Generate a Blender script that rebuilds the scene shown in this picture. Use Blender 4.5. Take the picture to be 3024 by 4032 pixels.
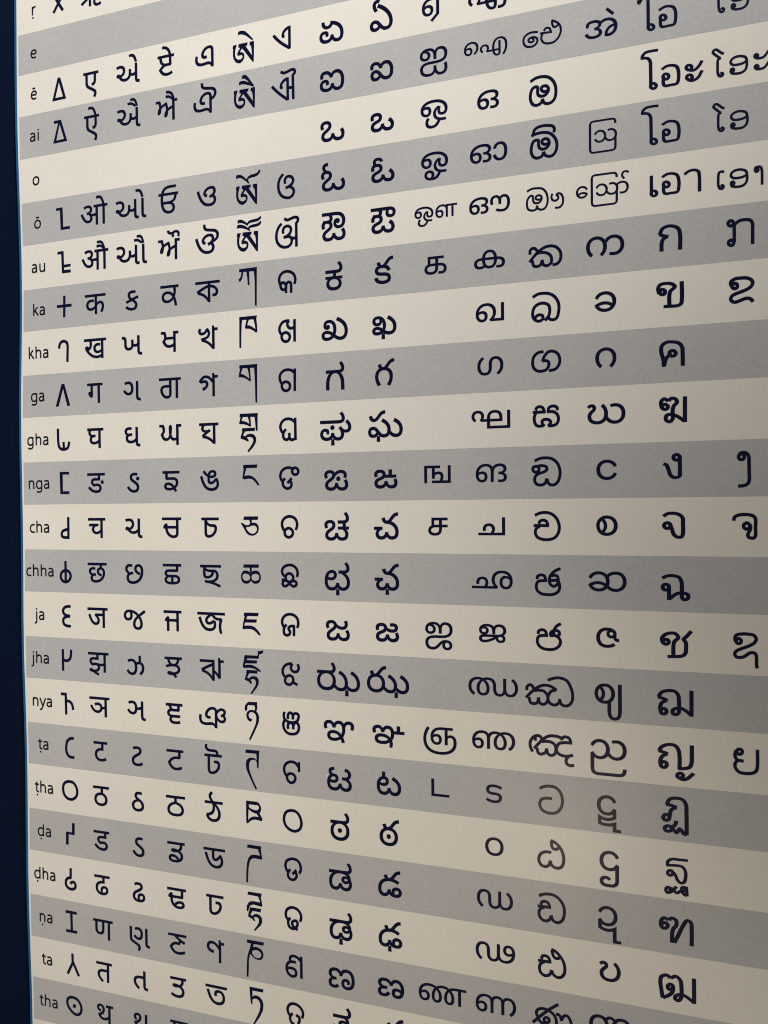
import bpy, bmesh, math, random
import numpy as np
from mathutils import Matrix, Vector
from mathutils.geometry import delaunay_2d_cdt

for o in list(bpy.data.objects):
    bpy.data.objects.remove(o, do_unlink=True)
S = bpy.context.scene
COL = S.collection

# ---------------------------------------------------------------- camera, world, lamps, exposure
# Chart frame: u runs right along the chart and v runs down it, both in millimetres; the wall is the X-Z plane.
ZC = 1.50                                     # height of the chart's v = 0 line above the floor
def P(u, v, d=0.0):                           # chart mm (d = mm towards the viewer) to metres
    return Vector((u / 1000.0, -d / 1000.0, ZC - v / 1000.0))

DB = 6.0                                       # the board stands 6 mm off the wall
RX, RY, RZ = 0.0144618107, 0.3165203640, -0.0105746493     # chart to camera rotation
T = np.array([-253.5333979, -5.2026103, 539.5832868])      # chart to camera shift, mm
cx, sx, cy, sy, cz, sz = math.cos(RX), math.sin(RX), math.cos(RY), math.sin(RY), math.cos(RZ), math.sin(RZ)
R = (np.array([[1, 0, 0], [0, cx, -sx], [0, sx, cx]]) @ np.array([[cy, 0, sy], [0, 1, 0], [-sy, 0, cy]])
     @ np.array([[cz, -sz, 0], [sz, cz, 0], [0, 0, 1]]))
CP = -R.T @ T                                  # camera in chart mm (w runs into the wall)
def W(a): return Vector((a[0], a[2], -a[1]))
cam = bpy.data.cameras.new('camera')
cam.sensor_fit = 'VERTICAL'; cam.sensor_height = 24.0; cam.lens = 3028.0 / 4032.0 * 24.0
cam.clip_start = 0.01; cam.clip_end = 50
camo = bpy.data.objects.new('camera', cam); COL.objects.link(camo)
right, up, back = W(R.T[:, 0]), -W(R.T[:, 1]), -W(R.T[:, 2])
M = Matrix((right, up, back)).transposed().to_4x4()
M.translation = P(CP[0], CP[1], -CP[2] + DB)           # the chart's face stands DB mm off the wall
camo.matrix_world = M
S.camera = camo

w = bpy.data.worlds.new('World'); S.world = w; w.use_nodes = True
w.node_tree.nodes['Background'].inputs[0].default_value = (1.0, 0.96, 0.88, 1)
w.node_tree.nodes['Background'].inputs[1].default_value = 0.15
S.view_settings.view_transform = 'Standard'; S.view_settings.look = 'None'
S.view_settings.exposure = 0.0; S.view_settings.gamma = 1.0
S.cycles.filter_width = 1.05                   # a phone's sharpened picture

def spot(name, u, v, d, power, half, col, aim, radius=0.03):
    l = bpy.data.lights.new(name, 'SPOT'); l.energy = power; l.color = col; l.spot_size = 2 * half
    l.spot_blend = 1.0; l.shadow_soft_size = radius
    o = bpy.data.objects.new(name, l); COL.objects.link(o); o.location = P(u, v, d)
    o.rotation_euler = (P(aim[0], aim[1], 0) - o.location).to_track_quat('-Z', 'Y').to_euler()
def bulb(name, u, v, d, power, radius, col):
    l = bpy.data.lights.new(name, 'POINT'); l.energy = power; l.color = col; l.shadow_soft_size = radius
    o = bpy.data.objects.new(name, l); COL.objects.link(o); o.location = P(u, v, d)
spot('key_spot', 1350, -1669, 1195, 303, 0.39, (1.0, 0.99, 0.99), (-135, -461))  # unseen key light, its place and cone fitted to the chart's brightness falloff
spot('warm_fill_spot', 1786, 343, 1152, 58, 0.18, (1.0, 0.92, 0.82), (-9, 215))  # added narrow spot, unseen, shaped to fit the rest of the falloff
bulb('low_fill', 900, 1300, 1000, 16, 0.10, (1.0, 0.97, 0.92))  # added fill light that lifts the darker bottom and right side
bulb('glare_bulb', 290.0, 545.0, 900, 1.4, 0.045, (1.0, 0.74, 0.54))  # lamp low in front of the chart, mirrored as the lower-right glare


# ---------------------------------------------------------------- materials
def noise(nt, scale, detail=2.0, rough=0.6):
    n = nt.nodes.new('ShaderNodeTexNoise'); n.inputs['Scale'].default_value = scale
    n.inputs['Detail'].default_value = detail; n.inputs['Roughness'].default_value = rough
    return n
def material(name, base, rough, grain=0.0, grain_scale=900.0, blotch=0.0, bump=0.0, spec=0.5, warm=None, dust=0.0):
    m = bpy.data.materials.new(name); m.use_nodes = True; nt = m.node_tree
    b = nt.nodes['Principled BSDF']
    b.inputs['Roughness'].default_value = rough
    b.inputs['Specular IOR Level'].default_value = spec
    tc = nt.nodes.new('ShaderNodeTexCoord')
    rgb = nt.nodes.new('ShaderNodeRGB'); rgb.outputs[0].default_value = (*base, 1)
    last = rgb.outputs[0]
    def mul(sock, fac_sock, lo, hi):
        mr = nt.nodes.new('ShaderNodeMapRange'); nt.links.new(fac_sock, mr.inputs['Value'])
        mr.inputs['From Min'].default_value = 0.25; mr.inputs['From Max'].default_value = 0.75
        mr.inputs['To Min'].default_value = lo; mr.inputs['To Max'].default_value = hi
        mr.clamp = False
        mx = nt.nodes.new('ShaderNodeVectorMath'); mx.operation = 'SCALE'
        nt.links.new(sock, mx.inputs[0]); nt.links.new(mr.outputs[0], mx.inputs['Scale'])
        return mx.outputs[0]
    if grain:
        n = noise(nt, grain_scale, 1.0, 0.7); nt.links.new(tc.outputs['Object'], n.inputs['Vector'])
        last = mul(last, n.outputs['Fac'], 1 - grain, 1 + grain)
    if blotch:                                   # faint unevenness of the ink lay-down
        n = noise(nt, 9.0, 3.0, 0.55); nt.links.new(tc.outputs['Object'], n.inputs['Vector'])
        last = mul(last, n.outputs['Fac'], 1 - blotch, 1 + blotch)
    if warm:
        n = noise(nt, 6.0, 2.0, 0.5); nt.links.new(tc.outputs['Object'], n.inputs['Vector'])
        mx = nt.nodes.new('ShaderNodeMix'); mx.data_type = 'RGBA'; mx.blend_type = 'MULTIPLY'
        mr = nt.nodes.new('ShaderNodeMapRange'); nt.links.new(n.outputs['Fac'], mr.inputs['Value'])
        mr.inputs['From Min'].default_value = 0.40; mr.inputs['From Max'].default_value = 0.62
        nt.links.new(mr.outputs[0], mx.inputs[0]); nt.links.new(last, mx.inputs[6])
        mx.inputs[7].default_value = (*warm, 1); last = mx.outputs[2]
    if dust:                                     # sparse pale specks of dust and tiny scuffs on the laminate
        v = nt.nodes.new('ShaderNodeTexVoronoi'); v.inputs['Scale'].default_value = 70.0
        nt.links.new(tc.outputs['Object'], v.inputs['Vector'])
        sep = nt.nodes.new('ShaderNodeSeparateColor'); nt.links.new(v.outputs['Color'], sep.inputs[0])
        a = nt.nodes.new('ShaderNodeMath'); a.operation = 'MULTIPLY_ADD'          # speck radius from the cell's random value
        nt.links.new(sep.outputs[0], a.inputs[0]); a.inputs[1].default_value = 0.5; a.inputs[2].default_value = -0.44
        lt = nt.nodes.new('ShaderNodeMath'); lt.operation = 'LESS_THAN'
        nt.links.new(v.outputs['Distance'], lt.inputs[0]); nt.links.new(a.outputs[0], lt.inputs[1])
        f = nt.nodes.new('ShaderNodeMath'); f.operation = 'MULTIPLY'; f.inputs[1].default_value = dust
        nt.links.new(lt.outputs[0], f.inputs[0])
        mx = nt.nodes.new('ShaderNodeMix'); mx.data_type = 'RGBA'
        nt.links.new(f.outputs[0], mx.inputs[0]); nt.links.new(last, mx.inputs[6])
        mx.inputs[7].default_value = (0.85, 0.82, 0.76, 1); last = mx.outputs[2]
    nt.links.new(last, b.inputs['Base Color'])
    if bump:
        n = noise(nt, grain_scale * 0.8, 2.0, 0.6); nt.links.new(tc.outputs['Object'], n.inputs['Vector'])
        bp = nt.nodes.new('ShaderNodeBump'); bp.inputs['Strength'].default_value = bump
        bp.inputs['Distance'].default_value = 0.0002
        nt.links.new(n.outputs['Fac'], bp.inputs['Height']); nt.links.new(bp.outputs[0], b.inputs['Normal'])
    return m
M_CREAM = material('cream_print', (0.82, 0.772, 0.685), 0.31, grain=0.028, blotch=0.03, bump=0.15, warm=(0.985, 0.982, 0.968), dust=0.5)
M_GREY = material('grey_print', (0.505, 0.487, 0.468), 0.31, grain=0.07, blotch=0.045, bump=0.2, warm=(0.955, 0.975, 1.0), dust=0.5)
M_INK = material('navy_ink', (0.0010, 0.0022, 0.027), 0.24, grain=0.05, spec=0.32)
M_TEXT = material('black_ink', (0.006, 0.007, 0.015), 0.24, grain=0.05, spec=0.32)
M_BLUE = material('blue_edging', (0.008, 0.105, 0.25), 0.4)
M_WALL = material('navy_wall', (0.0022, 0.0068, 0.023), 0.6, grain=0.15, blotch=0.12, grain_scale=500.0, bump=0.3, spec=0.06)


# ---------------------------------------------------------------- the chart's print, slightly uneven near its left edge
VB = [-326.17, -298.78, -270.06, -240.59, -210.12, -180.9, -150.1, -121.15, -90.03, -60.64, -29.33, -0.0, 31.2, 60.71, 92.28, 121.8, 153.45, 182.71, 214.13, 243.57, 274.92, 303.83, 331.68, 361.22]
VB = [VB[0] - 59.8, VB[0] - 30.4] + VB + [VB[-1] + 31.3, VB[-1] + 60.7]      # VB[k + 2] is the top of row k
def mid(r): return (VB[r + 2] + VB[r + 3]) / 2
LABELS = ['ṛ', 'e', 'ē', 'ai', 'o', 'ō', 'au', 'ka', 'kha', 'ga', 'gha', 'nga', 'cha', 'chha', 'ja', 'jha', 'nya',
          'ṭa', 'ṭha', 'ḍa', 'ḍha', 'ṇa', 'ta', 'tha']                                # rows -1 .. 22
LU = [15.8, 15.4, 15.1, 15.2, 15.8, 16.6, 17.0, 16.8, 15.8, 14.7, 14.3, 14.5, 14.6, 14.4, 13.9, 13.9, 14.6, 15.2,
      15.2, 14.9, 14.7, 15.0, 15.6, 16.4]
LV = [3.7, 4.3, 4.4, 4.1, 4.4, 4.6, 4.8, 4.7, 4.3, 3.9, 3.9, 3.9, 4.1, 4.1, 4.0, 3.8, 3.3, 3.0, 3.1, 3.2, 3.2, 3.2,
      4.5, 5.3]
ROWV = [mid(r) for r in range(-1, 23)]
def warp(u, v):
    f = max(0.0, 1 - max(u, 0) / 180.0)
    return (u + f * (np.interp(v, ROWV, LU) - 15.2), v + f * (np.interp(v, ROWV, LV) - 3.95))

def build(name, verts, faces, mat, parent, smooth=False):
    me = bpy.data.meshes.new(name); me.from_pydata([tuple(x) for x in verts], [], faces); me.update()
    if mat: me.materials.append(mat)
    o = bpy.data.objects.new(name, me); COL.objects.link(o)
    if parent: o.parent = parent
    return o
def slab(name, outline, d0, d1, mat, parent):
    """a closed outline in chart mm made into a thin slab between heights d0 and d1 above the wall"""
    n = len(outline)
    vs = [P(u, v, d1) for u, v in outline] + [P(u, v, d0) for u, v in outline]
    fs = [list(range(n)), list(range(2 * n - 1, n - 1, -1))] + [[i, i + n, (i + 1) % n + n, (i + 1) % n] for i in range(n)]
    return build(name, vs, fs, mat, parent)

wall = build('wall', [P(-1500, -1150, 0), P(1700, -1150, 0), P(1700, 1500, 0), P(-1500, 1500, 0)], [[3, 2, 1, 0]], M_WALL, None)
wall['kind'] = 'structure'

chart = bpy.data.objects.new('wall_chart', None); COL.objects.link(chart)
chart['label'] = 'large cream and grey striped chart of letters in many scripts, mounted on the navy wall'
chart['category'] = 'chart'

U1, V0, V1 = 640.0, VB[0], VB[-1]
vs_edge = list(np.linspace(V1, V0, 60))
edge = [(warp(0.9, v)[0] - 0.35, v) for v in vs_edge]
board = slab('board', [(U1, V0), (U1, V1)] + edge, 0.3, DB, M_CREAM, chart)
trim = slab('edge_trim', [(e[0] - 2.0, e[1]) for e in reversed(edge)] + [(e[0] - 0.02, e[1]) for e in edge], 0.3, DB - 0.1, M_BLUE, chart)
trim['label'] = 'thin bright blue strip along the left edge'
us = [2.0] + list(np.linspace(8, 200, 25)) + [U1 - 2]
for r in range(-2, 25, 2):
    a, b_ = VB[r + 2], VB[r + 3]
    top = [warp(u, a) for u in us]; bot = [warp(u, b_) for u in us]
    top[0] = (top[0][0] + 0.1, top[0][1])
    n = len(us)
    verts = [P(u, v, DB + 0.05) for u, v in top] + [P(u, v, DB + 0.05) for u, v in bot]
    faces = [[i + n, i + n + 1, i + 1, i] for i in range(n - 1)]
    s = build('grey_stripe', verts, faces, M_GREY, chart)

# ---------------------------------------------------------------- letters
DL = DB + 0.10
def smooth_path(p, closed):
    p = [np.array(q, float) for q in p]; n = len(p); out = []
    rng = range(n if closed else n - 1)
    for i in rng:
        p1, p2 = p[i], p[(i + 1) % n]
        if closed: p0, p3 = p[i - 1], p[(i + 2) % n]
        else:
            p0 = p[i - 1] if i > 0 else 2 * p1 - p2
            p3 = p[i + 2] if i + 2 < n else 2 * p2 - p1
        t0 = 0.0; e = 0.5                       # centripetal Catmull-Rom
        t1 = t0 + max(np.linalg.norm(p1 - p0), 1e-4) ** e
        t2 = t1 + max(np.linalg.norm(p2 - p1), 1e-4) ** e
        t3 = t2 + max(np.linalg.norm(p3 - p2), 1e-4) ** e
        k = 4 if np.linalg.norm(p2 - p1) > 1.2 else 3
        for j in range(k):
            t = t1 + (t2 - t1) * j / k
            A1 = (t1 - t) / (t1 - t0) * p0 + (t - t0) / (t1 - t0) * p1
            A2 = (t2 - t) / (t2 - t1) * p1 + (t - t1) / (t2 - t1) * p2
            A3 = (t3 - t) / (t3 - t2) * p2 + (t - t2) / (t3 - t2) * p3
            B1 = (t2 - t) / (t2 - t0) * A1 + (t - t0) / (t2 - t0) * A2
            B2 = (t3 - t) / (t3 - t1) * A2 + (t - t1) / (t3 - t1) * A3
            out.append((t2 - t) / (t2 - t1) * B1 + (t - t1) / (t2 - t1) * B2)
    if not closed: out.append(p[-1])
    return out
def ribbon(path, w, closed):
    """quads along a pen path, as polygons that share their corners"""
    n = len(path); L, Rr = [], []
    for i in range(n):
        a = path[i - 1] if (i > 0 or closed) else path[i]
        b = path[(i + 1) % n] if (i < n - 1 or closed) else path[i]
        d1 = path[i] - a; d2 = b - path[i]
        l1, l2 = np.linalg.norm(d1), np.linalg.norm(d2)
        d1 = d1 / l1 if l1 > 1e-6 else d2 / max(l2, 1e-6)
        d2 = d2 / l2 if l2 > 1e-6 else d1
        t = d1 + d2; lt = np.linalg.norm(t)
        t = t / lt if lt > 1e-3 else d1
        m = min(1 / max(abs(float(np.dot(t, d1))), 0.4), 1.6)
        nn = np.array([-t[1], t[0]]) * w / 2 * m
        L.append(path[i] + nn); Rr.append(path[i] - nn)
    polys = []
    for i in range(n if closed else n - 1):
        j = (i + 1) % n
        polys.append([L[i], L[j], Rr[j], Rr[i]])
    return polys
def area(p):
    return 0.5 * sum(p[i][0] * p[(i + 1) % len(p)][1] - p[(i + 1) % len(p)][0] * p[i][1] for i in range(len(p)))
def wind(poly, q):
    """winding number of points q (n x 2) inside poly"""
    a = np.asarray(poly); b = np.roll(a, -1, 0)
    x, y = q[:, 0][:, None], q[:, 1][:, None]
    isl = (b[:, 0] - a[:, 0]) * (y - a[:, 1]) - (x - a[:, 0]) * (b[:, 1] - a[:, 1])
    upw = (a[:, 1] <= y) & (b[:, 1] > y) & (isl > 0)
    dn = (a[:, 1] > y) & (b[:, 1] <= y) & (isl < 0)
    return upw.sum(1) - dn.sum(1)
def fill(solid, holes):
    """union of the solid outlines less the holes, triangulated: solid carry winding +1 each, holes -1"""
    verts, edges = [], []
    for p in solid + holes:
        k = len(verts); verts += [Vector((float(q[0]), float(q[1]))) for q in p]
        edges += [(k + i, k + (i + 1) % len(p)) for i in range(len(p))]
    vo, eo, fo, _, _, _ = delaunay_2d_cdt(verts, edges, [], 0, 1e-5)
    V = np.array([[v.x, v.y] for v in vo]); F = np.array([list(f) for f in fo])
    c = V[F].mean(1)
    tot = np.zeros(len(c), int)
    for p in solid: tot += np.abs(np.sign(wind(p, c)))
    for p in holes: tot = np.where(np.abs(wind(p, c)) > 0, 0, tot)
    F = F[tot > 0]
    return V, F
def fill_signed(cont):
    verts, edges = [], []
    for p in cont:
        k = len(verts); verts += [Vector((float(q[0]), float(q[1]))) for q in p]
        edges += [(k + i, k + (i + 1) % len(p)) for i in range(len(p))]
    vo, eo, fo, _, _, _ = delaunay_2d_cdt(verts, edges, [], 0, 1e-6)
    V = np.array([[v.x, v.y] for v in vo]); F = np.array([list(f) for f in fo])
    c = V[F].mean(1); tot = np.zeros(len(c), int)
    for p in cont: tot += wind(p, c)
    return V, F[tot != 0]
def letter(name, V, F, u, v, label, mat=None):
    """V in mm relative to (u, v), y down"""
    used = np.unique(F); remap = {int(k): i for i, k in enumerate(used)}
    ov = P(u, v, DL)
    verts = [(V[k][0] / 1000.0, 0.0, -V[k][1] / 1000.0) for k in used]
    faces = []
    for f in F:
        a, b, c = (V[k] for k in f)
        cr = (b[0] - a[0]) * (c[1] - a[1]) - (b[1] - a[1]) * (c[0] - a[0])
        idx = [remap[int(k)] for k in f]
        faces.append(idx[::-1] if cr > 0 else idx)
    o = build(name, verts, faces, mat or M_INK, chart)
    o.location = ov; o['label'] = label
    return o

# letters of the scripts Blender's own fonts lack, as pen strokes: unit 1/20 mm from the cell centre, y down
#   s smooth pen line, c smooth closed pen line, l straight pen line, P outline, Q smooth outline, H hole
HAND = {
('brahmi',-1,2):'l-37,114,42,5,108,-85 l121,109,43,-8,-30,-132',
('brahmi',1,2):'P19,-133,58,-131,150,165,-76,167 H37,-69,100,131,-26,133',
('brahmi',2,2):'P-56,-139,60,-138,158,160,-70,162,17,-105,-55,-105 H38,-81,109,126,-20,130',
('brahmi',4,2):'P-42,-142,64,-144,71,124,180,124,182,157,33,157,24,-114,-38,-110',
('brahmi',5,2):'P-27,-147,71,-148,75,39,185,38,184,68,74,71,76,112,184,114,185,149,43,148,35,-116,-28,-117',
('brahmi',6,2):'l75,-139,68,156 l-53,0,195,0',
('brahmi',7,2):'s-23,-24,-18,-69,13,-111,62,-118,104,-97,117,-51,116,11,113,89,111,166',
('brahmi',8,2):'P8,-138,51,-139,144,159,99,161,31,-79,-49,161,-93,162',
('brahmi',9,2):'s-66,-140,-64,-44,-61,53,-45,116,-2,145,41,147,89,133,111,94,120,44 l26,47,30,144',
('brahmi',10,2):'P-44,-148,108,-146,107,-114,2,-116,1,120,109,120,108,154,-38,153',
('brahmi',11,2):'l86,-135,85,163 s88,35,37,41,-12,63,-27,99,-19,130,8,143,51,147,105,147',
('brahmi',12,2):'l29,-137,29,160 c112,69,100,110,69,140,27,152,-14,142,-44,113,-54,73,-42,32,-11,2,30,-9,71,1,101,29',
('brahmi',13,2):'s105,-124,45,-122,-4,-100,-24,-60,-11,-24,32,1,96,10 s96,10,32,20,-12,42,-23,78,-11,118,30,143,105,148',
('brahmi',14,2):'l-38,-141,-36,159 s101,-141,98,-77,86,-23,53,9,10,16,-33,1',
('brahmi',15,2):'l-83,-132,18,-132 l0,-146,5,150 s16,-43,65,-35,102,-2,115,37,119,79',
('brahmi',16,2):'s126,-141,66,-132,17,-94,-4,-12,4,68,41,113,89,125,132,125',
('brahmi',17,2):'c36,-142,99,-135,146,-91,170,-22,155,46,111,88,68,102,-2,90,-50,41,-67,-28,-53,-97,-14,-130',
('brahmi',18,2):'P76,-176,116,-179,114,-18,14,-21,10,124,-31,127,-26,-49,74,-46',
('brahmi',19,2):'l41,-158,38,-12 s39,-23,-11,-11,-42,31,-37,93,8,127,62,132,111,107,117,62,96,33,58,34,31,61',
('brahmi',20,2):'l-55,-146,131,-145 l-51,119,135,117 l41,-142,45,117',
('brahmi',21,2):'l49,-143,52,-12 l57,-23,-35,152 l55,-28,154,156',
('brahmi',22,2):'c46,-106,110,-93,163,-45,187,13,172,87,117,123,53,111,-11,60,-47,-4,-41,-68,3,-99 Q97,4,93,18,83,30,69,36,56,35,46,27,43,15,47,1,57,-10,70,-16,84,-16,93,-8',
('tibetan',1,1.3):'P-166,-49,-120,-48,-130,-22,-143,23,-145,78,-132,118,-97,143,-62,143,-39,125,-34,104,-42,90,-62,83,-97,88,-110,74,-104,48,-84,21,-64,-3,-41,5,-61,25,-77,51,-46,58,-21,75,-14,103,-19,136,-39,165,-67,181,-94,182,-132,163,-159,123,-170,73,-169,18,-165,-7,-174,-14 P-89,-51,33,-49,26,-18,-2,-15,-37,9,-67,2,-77,-12,-93,-13 P-41,2,-2,-17,102,135,115,199,99,194 P67,-51,122,-49,115,199,102,194,98,131,91,41,82,-9,63,-15 P-99,-168,-92,-204,-69,-211,-34,-208,0,-194,31,-166,72,-120,108,-79,105,-66,79,-88,34,-128,-4,-154,-43,-170,-77,-174',
('tibetan',2,1.3):'P-160,-60,-114,-59,-124,-33,-137,12,-139,67,-126,107,-91,132,-56,132,-33,114,-28,93,-36,79,-55,72,-90,77,-104,63,-98,37,-78,10,-58,-14,-35,-6,-55,14,-70,40,-40,47,-15,64,-8,92,-13,125,-33,154,-61,169,-88,171,-126,152,-153,112,-164,62,-163,7,-159,-18,-167,-25 P-83,-62,39,-60,32,-29,4,-26,-31,-2,-60,-9,-71,-23,-87,-24 P-35,-9,4,-28,109,124,122,188,105,183 P74,-62,128,-60,122,188,108,183,104,120,98,30,88,-20,69,-26 P-53,-193,-46,-231,-19,-239,8,-228,35,-200,72,-145,114,-86,112,-74,64,-116,30,-159,-4,-190,-31,-200 P-93,-127,-86,-163,-51,-168,-12,-160,34,-138,72,-116,112,-83,110,-73,56,-98,-5,-121,-51,-131',
('tibetan',4,1.3):'P-145,-56,-99,-56,-108,-30,-121,16,-124,70,-110,111,-76,136,-41,135,-17,118,-12,97,-21,83,-40,76,-75,81,-89,66,-82,40,-62,13,-43,-11,-20,-3,-39,18,-55,43,-24,50,0,68,8,95,3,128,-18,157,-45,173,-72,175,-111,155,-138,116,-149,65,-148,11,-144,-15,-152,-21 P-68,-59,54,-57,48,-26,19,-23,-16,1,-45,-6,-56,-20,-71,-21 P-20,-6,19,-25,124,127,137,191,120,186 P89,-59,143,-57,137,191,123,187,120,123,113,33,104,-16,85,-22 P-147,-159,-146,-197,-117,-203,-86,-196,-59,-181,-28,-153,-4,-130,18,-160,57,-178,111,-184,149,-193,172,-227,189,-214,179,-188,149,-162,110,-150,64,-148,26,-138,14,-119,31,-86,29,-74,2,-100,-36,-133,-75,-159,-106,-167',
('tibetan',5,1.3):'P-140,-71,-94,-70,-104,-44,-117,1,-119,56,-106,96,-71,121,-36,121,-13,104,-8,83,-16,69,-35,62,-70,67,-84,52,-78,26,-58,-1,-38,-25,-15,-17,-35,3,-51,29,-20,36,5,53,12,81,7,114,-13,143,-41,159,-68,161,-106,141,-133,102,-144,51,-143,-4,-139,-29,-148,-35 P-63,-73,59,-71,52,-40,24,-37,-11,-13,-41,-20,-51,-34,-67,-35 P-15,-20,24,-39,129,113,142,177,125,172 P94,-73,148,-71,142,177,128,172,124,109,118,19,108,-31,89,-36 P-134,-198,-132,-235,-105,-240,-74,-234,-36,-210,-4,-182,18,-207,57,-219,111,-223,157,-231,182,-250,195,-237,180,-214,141,-195,87,-191,41,-188,14,-176,2,-156,-36,-182,-75,-199,-106,-205 P-143,-138,-140,-171,-114,-178,-75,-172,-29,-150,8,-123,29,-147,72,-157,133,-162,164,-172,181,-191,194,-178,183,-152,148,-134,94,-129,48,-127,23,-117,36,-98,34,-84,-6,-110,-60,-131,-106,-141',
('tibetan',6,1.3):'P-117,-217,126,-220,119,-178,-122,-185 P-88,-188,-64,-187,-72,-141,-84,-97,-112,-59,-132,-88,-103,-116,-91,-150 P-21,-185,16,-186,19,-9,-1,-15,-5,-93,-14,-149 P82,-182,124,-217,116,260,96,251,96,-55,90,-138',
('tibetan',7,1.3):'P-126,-217,116,-218,108,-178,-126,-185 P-126,-217,-89,-190,-98,-122,-105,16,-107,171,-129,160 P-23,-185,14,-185,-6,-156,-20,-107,-40,-72,-47,-83 P-20,-108,16,-100,55,-78,100,-44,119,-18,104,-10,69,-39,24,-63,-7,-69,-40,-71,-47,-80 P71,-185,108,-184,116,-104,120,-16,104,-10,99,-44,93,-106',
('tibetan',8,1.3):'P-130,-217,115,-217,109,-179,-136,-182 P-121,-186,-88,-186,-104,-150,-120,-106,-143,-79,-146,-83 P-120,-108,-85,-100,-46,-77,9,-36,23,-16,11,-10,-24,-38,-70,-61,-109,-70,-140,-70,-145,-83 P-25,-184,12,-184,16,-101,23,-16,11,-10,6,-39,-7,-130 P73,-184,112,-212,107,264,87,253,84,7,79,-97',
('tibetan',9,1.3):'P-134,-212,115,-211,109,-171,-139,-177 P-123,-180,-92,-182,-108,-150,-118,-122,-144,-94,-145,-99 P-118,-124,-77,-117,-39,-102,0,-79,17,-57,5,-50,-31,-70,-78,-84,-140,-89,-145,-98 P-26,-181,7,-179,12,-120,17,-58,5,-50,0,-83,-11,-135 P71,-177,111,-206,107,6,87,2,84,-48,78,-125 P-102,-29,72,-29,67,6,-110,5 P-94,0,-59,0,-83,32,-101,66,-123,95,-128,79,-114,41 P-101,62,-57,76,-26,110,-17,133,-34,134,-65,116,-123,96,-128,82 P-64,77,-41,54,-2,44,37,47,67,65,86,97,86,138,66,179,34,219,-22,271,-32,255,4,212,35,171,51,137,51,109,36,88,5,77,-26,78,-49,88',
('tibetan',10,1.3):'P-94,-174,98,-174,90,-137,-99,-137 P-87,-140,-52,-141,-70,-91,-87,-32,-91,2,-108,-12,-98,-78 P-87,-34,-32,-42,14,-34,60,-5,98,37,126,80,105,86,67,37,29,5,-17,-5,-91,4,-108,-12',
('tibetan',11,1.3):'P-93,-128,102,-128,94,-90,-102,-90 P-24,-93,11,-93,12,-43,-17,-22,-9,-64 P12,-46,53,-51,87,-36,108,-1,107,34,94,72,59,99,20,110,-27,102,-65,72,-95,20,-137,-44,-122,-50,-95,-29,-56,-15,-25,-22,-8,-39 H-68,7,-25,0,14,-14,60,-12,83,16,81,47,59,75,28,87,-11,79,-41,55',
('tibetan',12,1.3):'P-106,-129,105,-131,97,-95,-112,-93 P-24,-94,3,-95,2,-29,-17,-28,-19,-67 Q-79,-53,-41,-45,-17,-28,-9,10,-9,65,-27,93,-50,107,-89,109,-128,89,-147,33,-138,-16,-114,-46 H-84,-15,-41,-4,-21,24,-26,55,-50,70,-81,74,-112,60,-127,29,-115,-6 Q45,-54,91,-48,121,-14,130,28,120,69,97,98,62,107,27,103,0,79,-11,65,-10,3,2,-36 H60,-16,98,-3,108,28,97,56,66,71,28,71,6,51,1,23,13,-1',
('tibetan',13,1.3):'P-106,-130,92,-132,82,-95,-114,-94 P-99,-97,-64,-96,-88,-42,-100,-10,-114,38,-119,75,-134,62,-123,2 P-88,-46,66,-49,59,-14,-101,-10 P-114,36,-58,31,-11,32,35,48,81,88,119,140,97,146,58,106,19,80,-19,69,-74,70,-124,77,-134,62',
('tibetan',14,1.3):'P76,-260,116,-265,151,-276,145,-243,116,-232,95,-228,82,-170,-118,-166,-108,-202,71,-203,80,-229 P-110,-168,-72,-169,-103,-101,-117,-73,-119,-42,-137,-57,-126,-120 P-87,-140,62,-143,55,-109,-103,-102 P-117,-77,-64,-83,-10,-83,44,-63,90,-35,115,-12,97,-5,59,-26,13,-44,-41,-50,-119,-42,-137,-57 P-82,-16,68,-16,60,19,-89,19 P-81,17,-46,17,-70,58,-84,86,-98,116,-109,99,-97,60 P-84,81,-43,93,-20,125,-14,147,-32,152,-55,127,-109,106 P-51,92,-27,66,12,57,58,64,81,98,80,147,56,197,-19,285,-29,271,9,221,41,170,48,128,34,97,3,89,-36,102',
('tibetan',15,1.3):'P-59,-224,57,-226,53,-190,-71,-188,-83,-161,-83,-129,-106,-105,-117,-138,-110,-177,-86,-206 P18,-191,55,-195,57,-157,44,-111,21,-120,33,-156 P-39,23,-70,6,-90,-27,-95,-62,-80,-98,-49,-120,-10,-124,37,-114,67,-88,82,-41,74,23,42,95,2,175,-47,264,-57,243,-13,155,26,75,44,18,47,-38,36,-76,5,-98,-33,-102,-57,-86,-67,-57,-61,-30,-42,-14,-15,-5,-27,13',
('tibetan',16,1.3):'P-108,-224,80,-224,73,-187,-114,-187 P41,-190,78,-220,64,-1,47,-12,44,-95 P38,-91,21,-107,-18,-107,-49,-90,-67,-50,-68,7,-51,68,-14,155,41,259,20,262,-22,184,-67,98,-102,24,-109,-39,-100,-88,-72,-116,-33,-128,13,-124,48,-92,47,-71',
('tibetan',17,1.3):'P-112,-180,-76,-144,-83,-80,-88,12,-93,103,-111,99,-113,-20 P-112,-180,46,-180,46,-142,-79,-142 P45,-180,71,-160,90,-127,94,-86,78,-49,50,-33,4,-37,-42,-53,-83,-83,-81,-105,-42,-81,4,-71,43,-73,67,-97,67,-132,44,-143 P31,-37,66,-48,108,21,110,38,96,53,65,9 P-91,76,-67,41,-28,16,19,9,73,14,110,27,100,55,65,47,11,43,-36,55,-67,76,-91,102,-111,99',
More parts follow.
